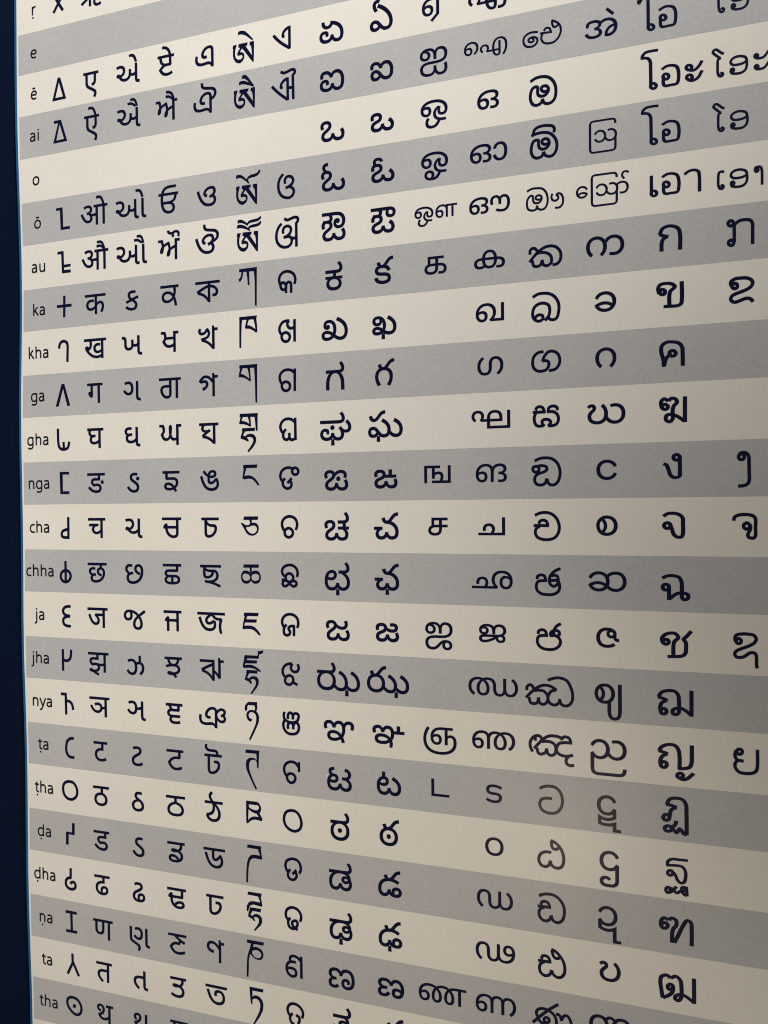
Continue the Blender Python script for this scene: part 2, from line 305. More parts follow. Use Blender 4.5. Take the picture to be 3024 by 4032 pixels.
('tibetan',18,1.3):'P-99,-231,90,-229,83,-192,-105,-195 P41,-198,82,-197,90,-135,101,-80,89,-66,74,-71,67,-139 P74,-108,89,-66,58,-69,12,-72,-27,-69,-58,-48,-78,-7,-93,65,-100,179,-103,253,-124,244,-120,111,-110,4,-89,-62,-58,-98,-19,-111,28,-112',
('tibetan',19,1.3):'P-101,-237,87,-237,81,-200,-107,-203 P37,-202,71,-201,86,-141,95,-90,85,-77,70,-86,63,-151 P70,-119,85,-77,35,-82,-27,-88,-66,-75,-86,-51,-98,-14,-104,15,-123,4,-120,-46,-105,-87,-73,-116,-27,-125,20,-123 P-77,-40,76,-41,69,-3,-84,-6 P-75,-10,-40,-6,-64,30,-78,52,-84,82,-103,75,-95,28 P-78,50,-37,68,-6,117,-22,122,-45,101,-103,78 P-45,66,-21,41,18,31,57,39,87,69,90,118,71,163,-14,249,-20,235,24,178,48,132,52,96,37,74,6,65,-37,79',
('tibetan',20,1.3):'P-121,-224,109,-224,103,-187,-126,-188 P-66,-191,-26,-190,-46,-152,-54,-123,-59,-80,-90,-32,-105,41,-107,140,-114,253,-133,246,-131,109,-122,2,-102,-72,-81,-125 Q-58,-135,-11,-148,36,-145,78,-124,102,-80,96,-33,73,-4,34,6,-13,0,-51,-25,-74,-56,-70,-92 H-55,-80,-35,-102,4,-112,43,-104,70,-81,73,-50,53,-22,22,-13,-13,-17,-43,-44',
('tibetan',21,1.3):'P-97,-193,-59,-158,-60,-48,-60,22,-79,13,-89,-92 P-97,-193,96,-192,89,-156,-65,-155 P-60,-68,-27,-93,12,-97,51,-80,81,-47,94,0,87,71,47,156,-32,272,-51,276,1,180,40,101,55,35,54,-7,35,-42,4,-60,-35,-56,-59,-38',
('odia',1,1.8):'s-190,-67,-131,2,-57,67,28,127 l28,-143,27,135 s28,-130,-17,-111,-51,-80,-64,-39 Q-37,-28,-40,-19,-47,-13,-57,-12,-67,-17,-74,-26,-77,-36,-74,-46,-67,-52,-57,-53,-47,-48,-39,-39',
('odia',2,1.8):'s-219,-27,-153,44,-80,111,-6,169 l-5,-102,-4,179 s-5,-90,-47,-74,-85,-39,-98,6 Q-69,13,-72,22,-80,28,-90,28,-100,24,-107,16,-110,5,-107,-4,-99,-10,-89,-11,-79,-6,-72,2 l66,-123,70,177 s11,22,33,31,66,25 s-98,-186,-54,-163,-2,-172,51,-186,84,-180,95,-158,87,-136,66,-116',
('odia',4,1.8):'s-77,-126,-118,-84,-142,-26,-145,35,-132,91,-95,143,-51,166,1,173,46,148,63,97,36,53,-4,39,-49,49 s-45,50,-4,34,37,9,56,-32,42,-68,5,-89,-36,-82,-57,-48,-52,-3',
('odia',5,1.8):'s-107,-123,-149,-78,-174,-20,-180,48,-166,104,-125,152,-73,172,-21,168,17,138,28,92,14,60,-12,47,-42,47,-83,52 s-83,52,-34,38,3,8,19,-37,1,-73,-33,-84,-70,-72,-89,-37,-86,4 l90,-113,90,182 s-12,40,25,68,55,75,88,69 s-72,-180,-32,-157,13,-166,65,-180,102,-172,115,-150,109,-127,90,-106',
('odia',6,1.8):'s55,39,69,-7,56,-69,20,-106,-32,-125,-84,-121,-130,-88,-149,-42,-142,13,-128,41 c-94,7,-60,34,-57,62,-72,88,-95,96,-117,83,-130,55,-125,25,-112,9 l-57,35,-58,140 s-53,35,-34,10,-11,9,7,24,12,62,11,143',
('odia',7,1.8):'l52,-132,51,144 s-17,-117,-55,-120,-107,-106,-145,-58,-153,-11,-135,32,-120,43 c-65,23,-27,43,-14,75,-20,108,-43,130,-73,135,-106,119,-123,87,-121,53,-101,31 s-21,-122,-44,-90,-37,-49,-4,-23,48,-32',
('odia',8,1.8):'l48,-131,45,147 s41,-80,5,-110,-55,-122,-107,-110,-149,-68,-157,-21,-139,34,-128,49 c-73,25,-34,42,-18,75,-24,109,-47,132,-77,137,-107,125,-126,97,-128,62,-109,35',
('odia',9,1.8):'l46,-133,48,143 s41,-81,-3,-113,-47,-124,-100,-114,-142,-75,-156,-28,-143,21,-125,45 s-79,3,-109,36,-119,76,-107,118,-77,134,-47,123,-35,93,-35,49 s-35,100,-24,127,1,138,35,126',
('odia',10,1.8):'s1,-116,-40,-126,-85,-123,-138,-93,-163,-39,-158,9,-136,40 c40,-123,71,-105,80,-78,71,-51,39,-38,7,-52,-3,-80,8,-109 s-98,3,-124,30,-132,64,-118,105,-81,130,-43,127,-17,100,-16,59,-31,39 l-8,4,-69,65',
('odia',11,1.8):'s36,40,55,-8,52,-62,19,-110,-48,-129,-108,-110,-142,-69,-148,-22,-132,26,-116,50 c-57,16,-16,37,-2,71,-13,108,-58,130,-99,112,-114,71,-98,33',
('odia',12,1.8):'s47,14,56,-44,34,-98,-18,-131,-70,-132,-123,-113,-154,-68,-147,-20,-117,11 c-58,-30,-19,-12,-3,22,-20,60,-58,76,-95,61,-108,27,-98,-10 s-161,48,-125,55,-95,61 s-106,58,-137,69,-150,97,-137,124,-107,129,-73,109,-35,74,2,63,32,76,39,99,24,124,-10,128,-40,108,-65,81,-95,61',
('odia',13,1.8):'s43,34,57,-21,45,-82,4,-121,-59,-134,-116,-117,-154,-75,-162,-26,-144,28 s-102,-5,-133,34,-141,76,-130,117,-96,129,-66,117,-54,86,-65,66,-76,46,-65,25,-35,13,12,11 l-1,9,-3,136',
('odia',14,1.8):'s-29,-130,-71,-129,-123,-108,-158,-61,-162,-12,-137,38 s-26,-130,-49,-95,-42,-54,-4,-31,37,-41,56,-80,52,-107,38,-130 c-72,17,-31,35,-19,75,-36,110,-74,132,-115,119,-132,82,-114,36 l-25,99,38,129',
('odia',15,1.8):'s-144,-137,-155,-95,-147,-54,-117,-26,-72,-12,-20,-13,25,-33,47,-83,41,-117,12,-129,-18,-116,-30,-91,-30,-49 s-94,-51,-100,-85,-86,-121,-63,-131,-41,-121,-30,-91 s-143,-37,-159,2,-160,50,-137,97,-96,128,-37,133,16,118,46,75,47,20,25,-16 s-92,72,-101,39,-91,7,-65,-6,-39,3,-28,26,-27,74 s-26,26,-12,-3,10,-12',
('odia',16,1.8):'l43,-136,44,-10 s39,-74,-4,-118,-56,-130,-109,-115,-147,-77,-159,-21,-141,33,-122,52 c-65,18,-28,28,-7,61,-14,99,-36,125,-70,132,-104,112,-120,72,-110,37,-88,22',
('odia',17,1.8):'c-63,-128,-11,-123,37,-84,62,-26,69,28,50,86,8,118,-37,127,-96,110,-145,68,-167,9,-162,-54,-135,-102,-101,-121',
('odia',18,1.8):'s32,40,53,-8,44,-75,11,-119,-41,-134,-94,-125,-139,-95,-156,-41,-141,12,-122,37 s-91,-1,-118,44,-123,79,-104,114,-67,130,-29,117,-6,83,-7,49,-20,27 l-5,0,-62,60',
('odia',19,1.8):'s36,33,51,-17,41,-71,4,-113,-48,-131,-101,-123,-143,-90,-159,-39,-148,7,-126,35 s-95,0,-122,38,-126,80,-108,119,-74,134,-37,128,-10,99,2,59,-13,31,-43,32,-70,54,-70,85,-44,115,4,140',
('odia',20,1.8):'l45,-136,46,139 s41,-75,-4,-114,-56,-127,-94,-115,-108,-89,-104,-49 s-27,-51,-72,-53,-117,-42,-148,-5,-155,44,-142,91,-104,125,-67,130,-33,112,-25,76,-43,42,-88,29,-145,39',
('odia',21,1.8):'s47,68,62,17,48,-36,4,-79,-56,-95,-109,-81,-143,-40,-148,3,-133,42,-111,69 s-80,28,-109,65,-115,101,-97,145,-59,162 Q-2,45,-5,54,-11,62,-20,66,-29,66,-36,61,-38,52,-36,42,-29,35,-20,30,-11,31,-4,36 s-20,47,6,59,13,103,-6,151',
('sinhala',2,1.2):'s-48,-49,-105,-59,-162,-50,-201,-16,-208,33,-188,76,-145,96,-92,91,-57,55,-60,19,-85,0,-120,-5 c-127,-1,-102,14,-99,40,-124,48,-148,37,-153,15 s17,-46,32,-72,56,-76,80,-62,90,-25 l-27,-29,104,-22 s7,-27,-11,8,-8,51,20,84,69,97,124,91,173,51,198,-14,191,-71,160,-113,98,-150 s104,-145,108,-102,122,-73,146,-70,170,-86',
('sinhala',3,1.68):'s-136,-118,-74,-148,-4,-152,59,-135,107,-91,135,-30,141,41,127,109,92,145,43,153,8,131,-4,90 s-4,94,-20,133,-69,153,-111,135,-136,78,-135,22,-117,-32,-82,-53,-57,-43,-58,0,-51,40,-19,61,23,56,54,26,61,-8,44,-39,16,-47,-15,-35,-15,-7,9,15,44,14,61,-8',
('sinhala',4,1.68):'s-130,-115,-79,-131,-1,-135,68,-117,117,-70,144,-10,145,54,129,101,94,134,52,135,18,115,3,76 s3,78,-14,121,-67,138,-109,118,-131,68,-129,5,-108,-49,-76,-62,-53,-54,-52,-12,-41,29,-10,48,32,40,60,9,64,-22,50,-52,19,-63,-9,-51,-13,-23,15,-1,46,-4,64,-22 s-106,-126,-100,-168,-71,-195,-15,-208,55,-203,104,-188,121,-158,115,-116',
('sinhala',5,1.15):'s-183,-109,-133,-131,-69,-132,-13,-118,28,-70,43,-4,38,52,13,98,-29,110,-64,92,-74,58 s-74,62,-85,100,-128,108,-170,89,-184,30,-173,-26,-140,-57,-119,-50,-116,-11,-106,22,-71,34,-39,20,-22,-13,-31,-42,-59,-52,-84,-39,-84,-14,-60,-4,-28,-6 s95,-50,84,-13,97,21,125,31,153,18,157,-10,133,-34 s133,-31,157,-45,188,-34,208,11,204,73,173,108,121,108',
('sinhala',6,1.68):'s-153,-3,-154,-44,-131,-69,-99,-65,-75,-35 s-160,80,-117,27,-54,-33,10,-69,73,-76,128,-59,170,-12,182,42,169,97,134,129,89,133 s-85,-5,-33,-15,23,-5,65,23,81,74,71,115,36,136,-6,125,-23,66 s-23,70,-37,118,-76,135,-115,124,-128,65',
('sinhala',7,1.68):'s-129,-129,-71,-159,-1,-163,69,-146,124,-99,155,-25,151,59,130,121,88,137,49,121,39,88 s4,140,46,86,57,23,44,-28,-2,-53,-58,-51,-108,-20,-129,35,-123,100,-88,135,-45,138,-17,112,-27,79,-62,71,-91,85,-105,108',
('sinhala',8,1.68):'s-14,-122,-69,-118,-119,-78,-135,-15,-124,50,-85,85,-36,91,14,77,42,32,35,-11,7,-23,-31,-19 s-28,-19,-6,-71,36,-117,85,-122,134,-96,160,-38,154,25,118,73,84,86,43,89',
('sinhala',9,1.68):'s-106,-84,-95,-112,-67,-124,-32,-113,-7,-62 l-139,-63,5,-63 s-103,-56,-121,-13,-118,44,-97,84,-61,93,-19,87 s-9,95,-33,69,-33,33,-5,20,38,26,58,51,51,72,27,89 s27,89,72,93,121,75,142,27,129,-31,87,-61,17,-63 s30,-64,39,-106,74,-124,108,-120,129,-102,128,-75',
('sinhala',10,1.68):'s-122,-128,-64,-154,6,-160,69,-147,125,-99,152,-27,153,37,130,107,88,141,39,134,8,69 s8,69,-6,119,-52,141,-98,132,-123,95,-115,45,-80,14,-23,-3,12,-30,6,-59,-30,-74,-86,-72 c-104,-69,-79,-54,-74,-29,-94,-6,-122,-5,-142,-30,-136,-59',
('sinhala',11,1.68):'s-124,-128,-69,-152,-5,-159,58,-143,113,-93,141,-15,133,63,91,121,28,142,-43,139,-99,114,-120,64,-105,14,-70,-4 l-139,-14,32,-13 s-78,-33,-70,-61,-34,-74,1,-61,20,-13',
('sinhala',12,1.68):'s-103,-22,-99,-56,-60,-71,-25,-61,-8,-8 s7,-8,-53,-7,-96,5,-114,52,-104,102,-62,137,9,148,79,140,128,107,141,53,129,3,101,-14,45,-9 s153,-145,102,-124,53,-81,31,-30,38,27,73,53,115,32,126,-11,115,-60,81,-70,53,-59',
('sinhala',13,1.68):'s-97,-20,-90,-56,-51,-70,-19,-56,-2,-10 s11,-7,-51,-6,-94,9,-108,52,-94,102,-52,136,18,148,89,136,134,98,145,48,124,10,83,-10,27,-8 s153,-145,111,-122,83,-85,72,-49,48,-12 s37,-8,41,-40,69,-63,104,-68,132,-51,132,-19,97,-7,76,-24,72,-49',
('sinhala',14,1.68):'s-228,6,-226,-33,-197,-57,-169,-48,-151,-13 s-238,90,-191,37,-126,-22,-69,-54,-20,-63,36,-54,85,-25,99,-12 s96,-15,43,-1,15,37,4,88,21,130,63,152,105,142,130,108,132,79 s132,86,147,135,182,154,230,143,265,98,273,27,252,-57,211,-126,149,-151,86,-150,2,-121 s-148,8,-105,-2,-42,5,-7,39,4,74,-7,125,-43,152,-85,141,-99,77 s-99,81,-113,136,-153,153,-188,141,-204,81',
('sinhala',15,1.68):'s-168,81,-192,33,-195,-25,-166,-78,-123,-103,-88,-99,-63,-69 l-138,-43,-139,-88 s-152,44,-103,-15,-46,-74,11,-108,81,-114,144,-97,158,-74 s151,-98,186,-114,228,-105,252,-57 l265,-52,172,-50 s179,-50,123,-35,98,7,94,50,122,83,178,100,233,95,273,80 s223,99,198,141,205,183,239,201,284,193 s-67,-40,-11,-48,46,-39,81,-6,87,44,73,88,31,106,-1,88,-15,31 s-15,35,-26,75,-68,100,-104,93,-121,34',
('sinhala',16,1.68):'s-96,-121,-43,-148,21,-158,84,-147,133,-98,154,-22,146,51,110,112,54,142,-17,141,-73,112,-95,56,-79,4,-30,-19,42,-20',
('sinhala',17,1.68):'s29,-21,-27,-24,-77,-3,-105,37,-106,95,-78,135,-35,143,0,124,18,69 s18,71,28,113,63,140,112,141,148,111,164,37,152,-33,121,-94,72,-138,23,-159 s30,-154,34,-104,47,-70,79,-65,111,-85,121,-108',
('sinhala',18,1.68):'s-112,-127,-59,-152,-2,-161,61,-153,117,-115,155,-56,166,7,157,80,129,128,87,146,45,131,21,73 s22,77,6,123,-33,146,-75,139,-107,101,-110,43,-89,11,-53,-6 s-92,-28,-77,-63,-45,-72,-10,-59,7,-11 l-128,-11,21,-12',
('sinhala',19,1.68):'s-89,-24,-79,-58,-43,-67,-11,-52,7,-5 l-127,-4,20,-5 s-58,3,-97,28,-112,75,-98,130,-59,156,-16,148,12,118,22,80 s22,83,40,127,82,152,125,144,160,98,166,32,147,-44,105,-101,63,-137,21,-152 s27,-145,35,-103,49,-70,80,-57,112,-74,126,-94',
('sinhala',20,1.68):'s-192,110,-105,20,-12,-68,93,-150 s-127,42,-148,10,-148,-26,-119,-57,-62,-69,-5,-54,37,-27,65,19,71,79 s65,-32,93,-34,114,-13,128,31 s128,13,156,-32,191,-36,219,2,233,46 c-38,25,-13,34,-10,62,-31,81,-56,79,-66,59,-59,36 s-127,35,-120,70,-91,94,-56,94',
('lao',4,1.28):'s-129,-90,-150,-99,-176,-123,-202,-144,-223,-142,-235,-122,-218,-99,-187,-68,-164,-47 s-158,-50,-181,-42,-188,-26,-190,33,-189,96,-180,125,-162,137,-144,131,-139,115,-154,104,-164,117 c-51,78,-38,89,-38,103,-51,109,-64,99,-64,85 s-68,93,-60,121,-37,132,-1,137,41,133,72,110,83,78,83,22,72,-14,41,-31,0,-37,-41,-27,-65,-3,-65,23,-42,43,0,47,41,43,75,30',
('lao',3,1.28):'s-132,-54,-153,-63,-179,-87,-205,-108,-226,-106,-238,-86,-221,-63,-190,-32,-166,-11 s-161,-14,-184,-6,-191,10,-193,69,-192,132,-183,161,-164,173,-146,167,-142,151,-156,140,-167,152 c-54,114,-40,125,-40,139,-54,145,-66,135,-66,121 s-70,128,-63,157,-39,168,-3,173,38,168,69,145,80,114,81,58,70,22,39,5,-2,-1,-44,9,-67,33,-67,59,-44,79,-3,83,38,79,72,66 c170,11,184,22,184,36,170,41,156,30,156,16 s152,27,164,46,202,56,238,49,261,25,277,3,291,-13 c172,121,186,132,186,146,172,152,158,141,159,127 s154,138,169,158,207,165,237,160,263,137,278,114,293,95',
('lao',2,1.28):'c-41,60,-28,71,-28,85,-42,92,-54,81,-54,67 s-58,75,-50,103,-27,115,9,120,50,115,81,92,93,60,93,4,82,-31,51,-49,10,-55,-32,-45,-55,-20,-55,5,-32,26,9,30,51,25,84,13 s-180,-103,-181,21,-179,72,-169,106,-151,118,-133,108,-132,91,-145,80,-156,91',
('lao',5,1.28):'c-56,72,-43,83,-43,97,-57,103,-69,93,-69,79 s-73,86,-65,115,-42,126,-6,131,35,126,66,103,78,72,78,16,67,-20,36,-37,-5,-43,-47,-33,-70,-9,-70,16,-47,37,-6,41,36,37,69,24 s-135,-39,-159,-46,-185,-36,-191,-1,-193,50,-191,96,-180,123,-162,131,-145,122,-145,102,-158,96,-167,111 c168,-31,182,-20,182,-5,168,3,155,-9,155,-24 s153,-16,157,-38,177,-46,203,-41,215,-16,218,29,218,140',
('lao',6,1.7):'c-76,-128,-57,-116,-51,-98,-57,-79,-76,-73,-95,-84,-101,-104,-95,-121 l-44,-95,-44,97 c-74,72,-55,85,-49,102,-55,120,-74,127,-93,115,-99,97,-93,80 s-36,-88,5,-117,62,-121,103,-113,126,-79,128,-1,128,135',
('lao',7,1.75):'c-41,-82,-22,-72,-17,-53,-22,-35,-42,-28,-61,-39,-67,-58,-61,-76 s-68,-54,-80,-77,-75,-105,-39,-127,13,-131,75,-125,116,-100,127,-68,106,-31,54,-2,-13,20,-65,43,-80,76,-66,102,-35,111,12,98,59,82,95,85,115,99,130,123',
('lao',10,1.75):'c13,-146,32,-138,41,-116,32,-94,13,-86,-6,-95,-14,-117,-6,-139 s-12,-121,4,-152,32,-159,66,-147,82,-116,84,-59,85,45,86,123,74,159,45,179,7,185,-19,185',
('lao',11,1.72):'s-62,-62,-56,-94,-27,-117,20,-125,77,-124,124,-109,143,-77,142,11,142,88,128,114,104,117,78,107,70,83,79,57,93,31,96,0,86,-26 c60,-39,81,-28,89,-7,81,15,60,24,39,15,30,-7,39,-28',
('lao',13,1.66):'c-21,-61,-3,-52,3,-36,-3,-18,-21,-9,-39,-16,-44,-34,-39,-51 s-50,-27,-57,-65,-43,-96,6,-110,61,-112,123,-100,144,-67,130,-28,88,4,5,42,-43,68,-59,99,-44,129,-9,134,33,121,74,88,109,77,136,89,146,130,146,190,151,239',
('lao',15,1.68):'c-19,-137,1,-131,9,-113,1,-93,-19,-84,-38,-89,-45,-108,-38,-128 s-51,-120,-61,-81,-55,-43,-35,-23,21,-16 s-38,-18,-61,18,-56,64,-21,102,34,110,97,103,138,75,150,21,151,-146',
('thai',3,1.4):'s-120,-212,-184,-215,-246,-209,-276,-179,-280,-157 s-295,-156,-229,-147,-201,-112,-196,-46 l-196,-94,-194,148 c-141,161,-145,174,-156,182,-170,183,-184,177,-194,166,-197,151,-194,138,-183,130,-169,129,-155,135,-145,147 s-85,-2,-35,-28,15,-28,59,-9,78,39,78,133,63,171,3,175,-53,175,-69,153,-69,71 c-16,84,-19,97,-30,106,-44,107,-59,101,-69,88,-73,74,-69,60,-59,52,-44,51,-30,57,-19,69 c209,32,206,44,196,52,182,53,169,47,159,35,155,22,159,10,169,2,182,2,196,7,206,19 s190,57,233,62,277,29,309,-22 c213,134,210,146,200,153,186,154,172,148,162,137,159,124,163,112,173,104,186,103,200,109,210,120 s173,153,211,168,265,149,309,79',
('thai',4,1.36):'s-120,-225,-184,-228,-246,-222,-276,-193,-280,-170 s-295,-169,-229,-160,-201,-126,-196,-60 l-196,-107,-194,135 c-142,148,-145,161,-156,169,-170,170,-184,164,-194,152,-197,138,-194,125,-183,117,-169,116,-155,122,-145,134 s-85,-16,-35,-42,15,-42,59,-22,78,26,78,119,63,157,3,162,-53,161,-69,140,-69,58 c-16,71,-19,84,-30,93,-44,94,-59,87,-69,75,-73,60,-69,47,-59,39,-44,38,-30,44,-19,56',
('thai',2,1.36):'s-110,-24,-60,-50,-10,-50,33,-30,53,18,52,111,38,149,-23,153,-78,153,-94,131,-94,49 c-41,62,-45,76,-55,84,-70,85,-84,79,-95,67,-98,52,-94,39,-84,30,-69,29,-55,36,-45,48 P-327,-172,-265,-182,-299,-130,-322,-135 l-218,-205,-217,125 c-162,139,-166,153,-177,161,-191,162,-205,155,-215,143,-218,128,-215,115,-204,106,-190,105,-176,112,-166,124',
('thai',5,1.36):'s-88,-69,-38,-95,12,-95,56,-76,75,-28,75,66,60,104,0,108,-56,108,-72,86,-72,4 c-19,17,-22,30,-33,39,-47,40,-62,34,-72,21,-76,7,-72,-7,-62,-15,-47,-16,-33,-10,-22,2 l-195,-101,-195,88 c-142,93,-146,106,-157,115,-171,117,-184,111,-195,100,-198,86,-195,73,-184,64,-170,62,-156,68,-146,79 s132,-66,173,-95,228,-101,266,-82,276,-34,278,129',
('thai',6,1.68):'s-115,-64,-89,-123,-39,-145,17,-140,66,-111,85,-50,85,114 s-119,-67,-73,-47,-28,-37 s-37,-38,-78,-16,-95,17,-98,115',
('thai',7,1.68):'s-123,-44,-134,-99,-113,-138,-46,-147,9,-132,31,-101,-11,-63,-23,-17,-23,83 l-81,95,52,99 s8,97,52,98,90,81,100,29,99,-155 c-65,-57,-68,-43,-78,-34,-92,-32,-105,-37,-115,-48,-118,-62,-115,-75,-105,-84,-91,-86,-78,-81,-68,-71',
('thai',8,1.68):'s-82,126,-87,46,-106,-27,-100,-97,-50,-132,6,-131,66,-115,99,-71,104,-12,105,127 s-79,117,-62,47,-34,8 c36,-9,32,6,20,16,5,19,-11,14,-22,2,-26,-13,-22,-27,-10,-37,5,-40,21,-35,32,-24',
('thai',9,1.68):'c-44,-56,-48,-43,-59,-34,-74,-31,-89,-36,-100,-46,-104,-59,-100,-72,-89,-81,-74,-84,-59,-79,-48,-69 s-107,-56,-111,-115,-81,-143,-37,-117 s-37,-117,-9,-145,30,-137,46,-101,13,-62,2,-3,3,68,-21,100,-49,95,-66,71,-54,30,-10,26,46,46,123,103 l125,-158,123,111',
('thai',10,1.68):'c70,-126,66,-112,54,-101,39,-98,23,-102,12,-113,8,-128,12,-143,23,-153,39,-157,54,-152,66,-141 l70,-141,71,31 s71,19,66,72,20,86,-19,64,-41,4,-63,-50,-93,-62',
('thai',11,1.68):'s-96,-111,-54,-138,7,-143,62,-128,95,-93,98,-34,97,73,83,106,39,108,6,79,-11,25,-29,-22 c-25,-13,-29,2,-41,13,-58,17,-74,13,-85,2,-90,-13,-85,-27,-73,-38,-57,-42,-41,-38,-29,-27',
('thai',12,1.68):'s-111,-60,-64,-85,3,-89,58,-70,80,-26,83,69,84,140,101,161,134,156,148,126,135,103,91,92,35,100,-9,131,-43,161 c-44,33,-49,48,-60,60,-76,65,-91,61,-103,50,-107,34,-103,19,-91,7,-75,3,-60,6,-48,17 l-43,24,-45,170',
('thai',13,1.68):'c-49,3,-52,16,-63,26,-77,30,-91,27,-101,18,-105,5,-101,-8,-90,-18,-76,-22,-62,-19,-52,-10 s-107,21,-118,-26,-90,-69,-34,-90,16,-86,46,-46,7,-2,-3,46,-4,147 l-63,161,65,154 s32,156,87,146,115,117,121,64,119,4,88,-36 s95,-30,138,-73,174,-119',
('thai',14,1.68):'s-155,-12,-127,-63,-59,-88,8,-84,41,-44,49,26,49,122,42,146,17,162,-10,156,-16,126,7,101,62,91,117,116,174,166 s-161,-13,-110,-1,-65,17 s-71,17,-122,45,-139,88,-137,123 c-76,133,-80,149,-91,160,-105,165,-120,163,-131,152,-135,138,-131,122,-120,111,-105,106,-91,109,-80,119 l172,-101,171,172',
('thai',15,1.68):'s-153,-49,-124,-97,-62,-124,4,-120,38,-82,51,-17,50,126 s-159,-50,-108,-39,-65,-25 s-69,-24,-119,4,-140,48,-140,96 c-76,90,-80,106,-91,119,-106,124,-122,122,-133,111,-137,96,-132,80,-121,67,-106,62,-91,65,-80,75 s36,125,92,118,147,101,169,55,172,-29,173,-135 c85,194,81,206,70,217,56,222,41,220,31,212,27,199,31,186,42,176,56,171,71,173,81,181 s49,228,91,236,130,219,158,192,191,159',
('thai',16,1.68):'s-79,-92,-49,-151,13,-169,79,-159,112,-109,116,-38,117,212 s-88,-92,-33,-87,21,-69 s18,-68,-27,-45,-46,-7,-50,29 c-52,44,-57,60,-68,73,-84,79,-100,76,-111,66,-115,51,-111,35,-99,22,-83,16,-68,19,-56,29 c-101,161,-79,138,-45,139,-23,160,-56,192,-90,190 s-28,152,5,112,15,72 s-45,142,-6,179,16,198,33,177,50,155,72,179,88,203,121,209',
('thai',17,1.4):'s128,-124,46,-122,-31,-119,-69,-93,-76,-51 s-89,-46,7,-56,71,-51,102,-7,104,61,89,111,57,125,25,99,6,54,-16,20 c-23,27,-26,41,-36,52,-48,58,-61,56,-71,47,-74,34,-70,20,-61,8,-48,3,-35,5,-26,13 c-49,213,-52,228,-60,241,-71,246,-82,244,-90,234,-93,219,-90,204,-82,191,-71,186,-60,188,-52,198 s-58,244,-20,215,12,167 s-45,185,-14,214,18,237,56,211,94,246,120,249 c105,180,102,190,95,199,84,203,74,202,67,196,64,186,67,176,74,168,85,164,95,165,102,171 l111,155,117,256',
('thai',18,1.68):'c-77,-11,-81,5,-93,18,-109,24,-125,23,-137,14,-141,-1,-137,-17,-125,-30,-109,-36,-93,-35,-81,-26 s-143,4,-144,-51,-111,-88,-67,-71 s-67,-71,-34,-96,4,-82,10,-28,-22,18,-33,75,-33,168 s-13,165,28,78,73,-25,118,-93,153,-79,161,2,160,172',
('thai',19,1.68):'s-132,170,-144,79,-154,-2,-141,-60,-89,-83,-51,-56 s-51,-56,1,-86,45,-53,57,27,57,109,44,153,18,172,-7,156,6,119,63,101,114,119,183,167 c-27,33,-31,48,-41,61,-54,67,-67,66,-77,57,-81,43,-77,28,-67,16,-54,9,-40,11,-30,20 s-23,35,-39,100,-90,144,-132,167 l181,-94,182,174'
}

HCOL = {'brahmi': 34.5, 'tibetan': 178.5, 'odia': 207.5, 'sinhala': 361.5, 'lao': 460.0, 'thai': 427.5}
SOUND = {r: l for r, l in zip(range(-1, 23), ['r', 'e', 'long e', 'ai', 'o', 'long o', 'au', 'ka', 'kha', 'ga', 'gha', 'nga',
         'cha', 'chha', 'ja', 'jha', 'nya', 'hard ta', 'hard tha', 'hard da', 'hard dha', 'hard na', 'ta', 'tha'])}
def where(r): return ('grey' if r % 2 == 0 else 'cream') + ' ' + SOUND[r] + ' row'
def strokes_to_mesh(spec, wdt, unit=20.0, asp=1.0):
    """asp > 1 makes upright strokes heavier than level ones, as with a broad pen"""
    solid, holes = [], []
    for s in spec.split(' '):
        k, rest = s[0], s[1:]
        nums = [float(x) / unit for x in rest.split(',')]
        pts = [np.array([nums[i] / asp, nums[i + 1]]) for i in range(0, len(nums), 2)]
        if k == 's': solid += ribbon(smooth_path(pts, False), wdt, False)
        elif k == 'c': solid += ribbon(smooth_path(pts, True), wdt, True)
        elif k == 'l': solid += ribbon(pts, wdt, False)
        elif k == 'P': solid.append(pts); solid += ribbon(pts, 0.30, True)
        elif k == 'Q':
            q = smooth_path(pts, True); solid.append(q); solid += ribbon(q, 0.22, True)
        elif k == 'H': holes.append(smooth_path(pts, True) if len(pts) > 6 else pts)
    V, F = fill(solid, holes)
    V[:, 0] *= asp
    return V, F
for (sc, r, wd), spec in HAND.items():
    V, F = strokes_to_mesh(spec, wd, asp=1.25 if sc == 'thai' else 1.0)
    letter(sc + '_letter', V, F, HCOL[sc], mid(r), '%s letter in the %s' % (sc.capitalize(), where(r)))

# letters Blender's built-in font stack has
def outlines(text):
    c = bpy.data.curves.new('tmp', 'FONT'); c.body = text; c.size = 1.0; c.fill_mode = 'NONE'; c.resolution_u = 5
    o = bpy.data.objects.new('tmp', c); COL.objects.link(o)
    m = o.to_mesh()
    nxt = {}
    for e in m.edges: nxt.setdefault(e.vertices[0], []).append(e.vertices[1])
    co = [(v.co.x, v.co.y) for v in m.vertices]
    seen, loops = set(), []
    adj = {}
    for e in m.edges:
        a, b = e.vertices; adj.setdefault(a, []).append(b); adj.setdefault(b, []).append(a)
    for s in range(len(co)):
        if s in seen or s not in adj: continue
        loop = [s]; seen.add(s); cur = s
        prev = None
        while True:
            c2 = [x for x in adj[cur] if x != prev and x not in seen]
            if not c2: break
            k = cur + 1 if (cur + 1) in c2 else c2[0]
            prev, cur = cur, k; loop.append(k); seen.add(k)
        if len(loop) > 2: loops.append([co[i] for i in loop])
    o.to_mesh_clear(); bpy.data.objects.remove(o); bpy.data.curves.remove(c)
    return loops
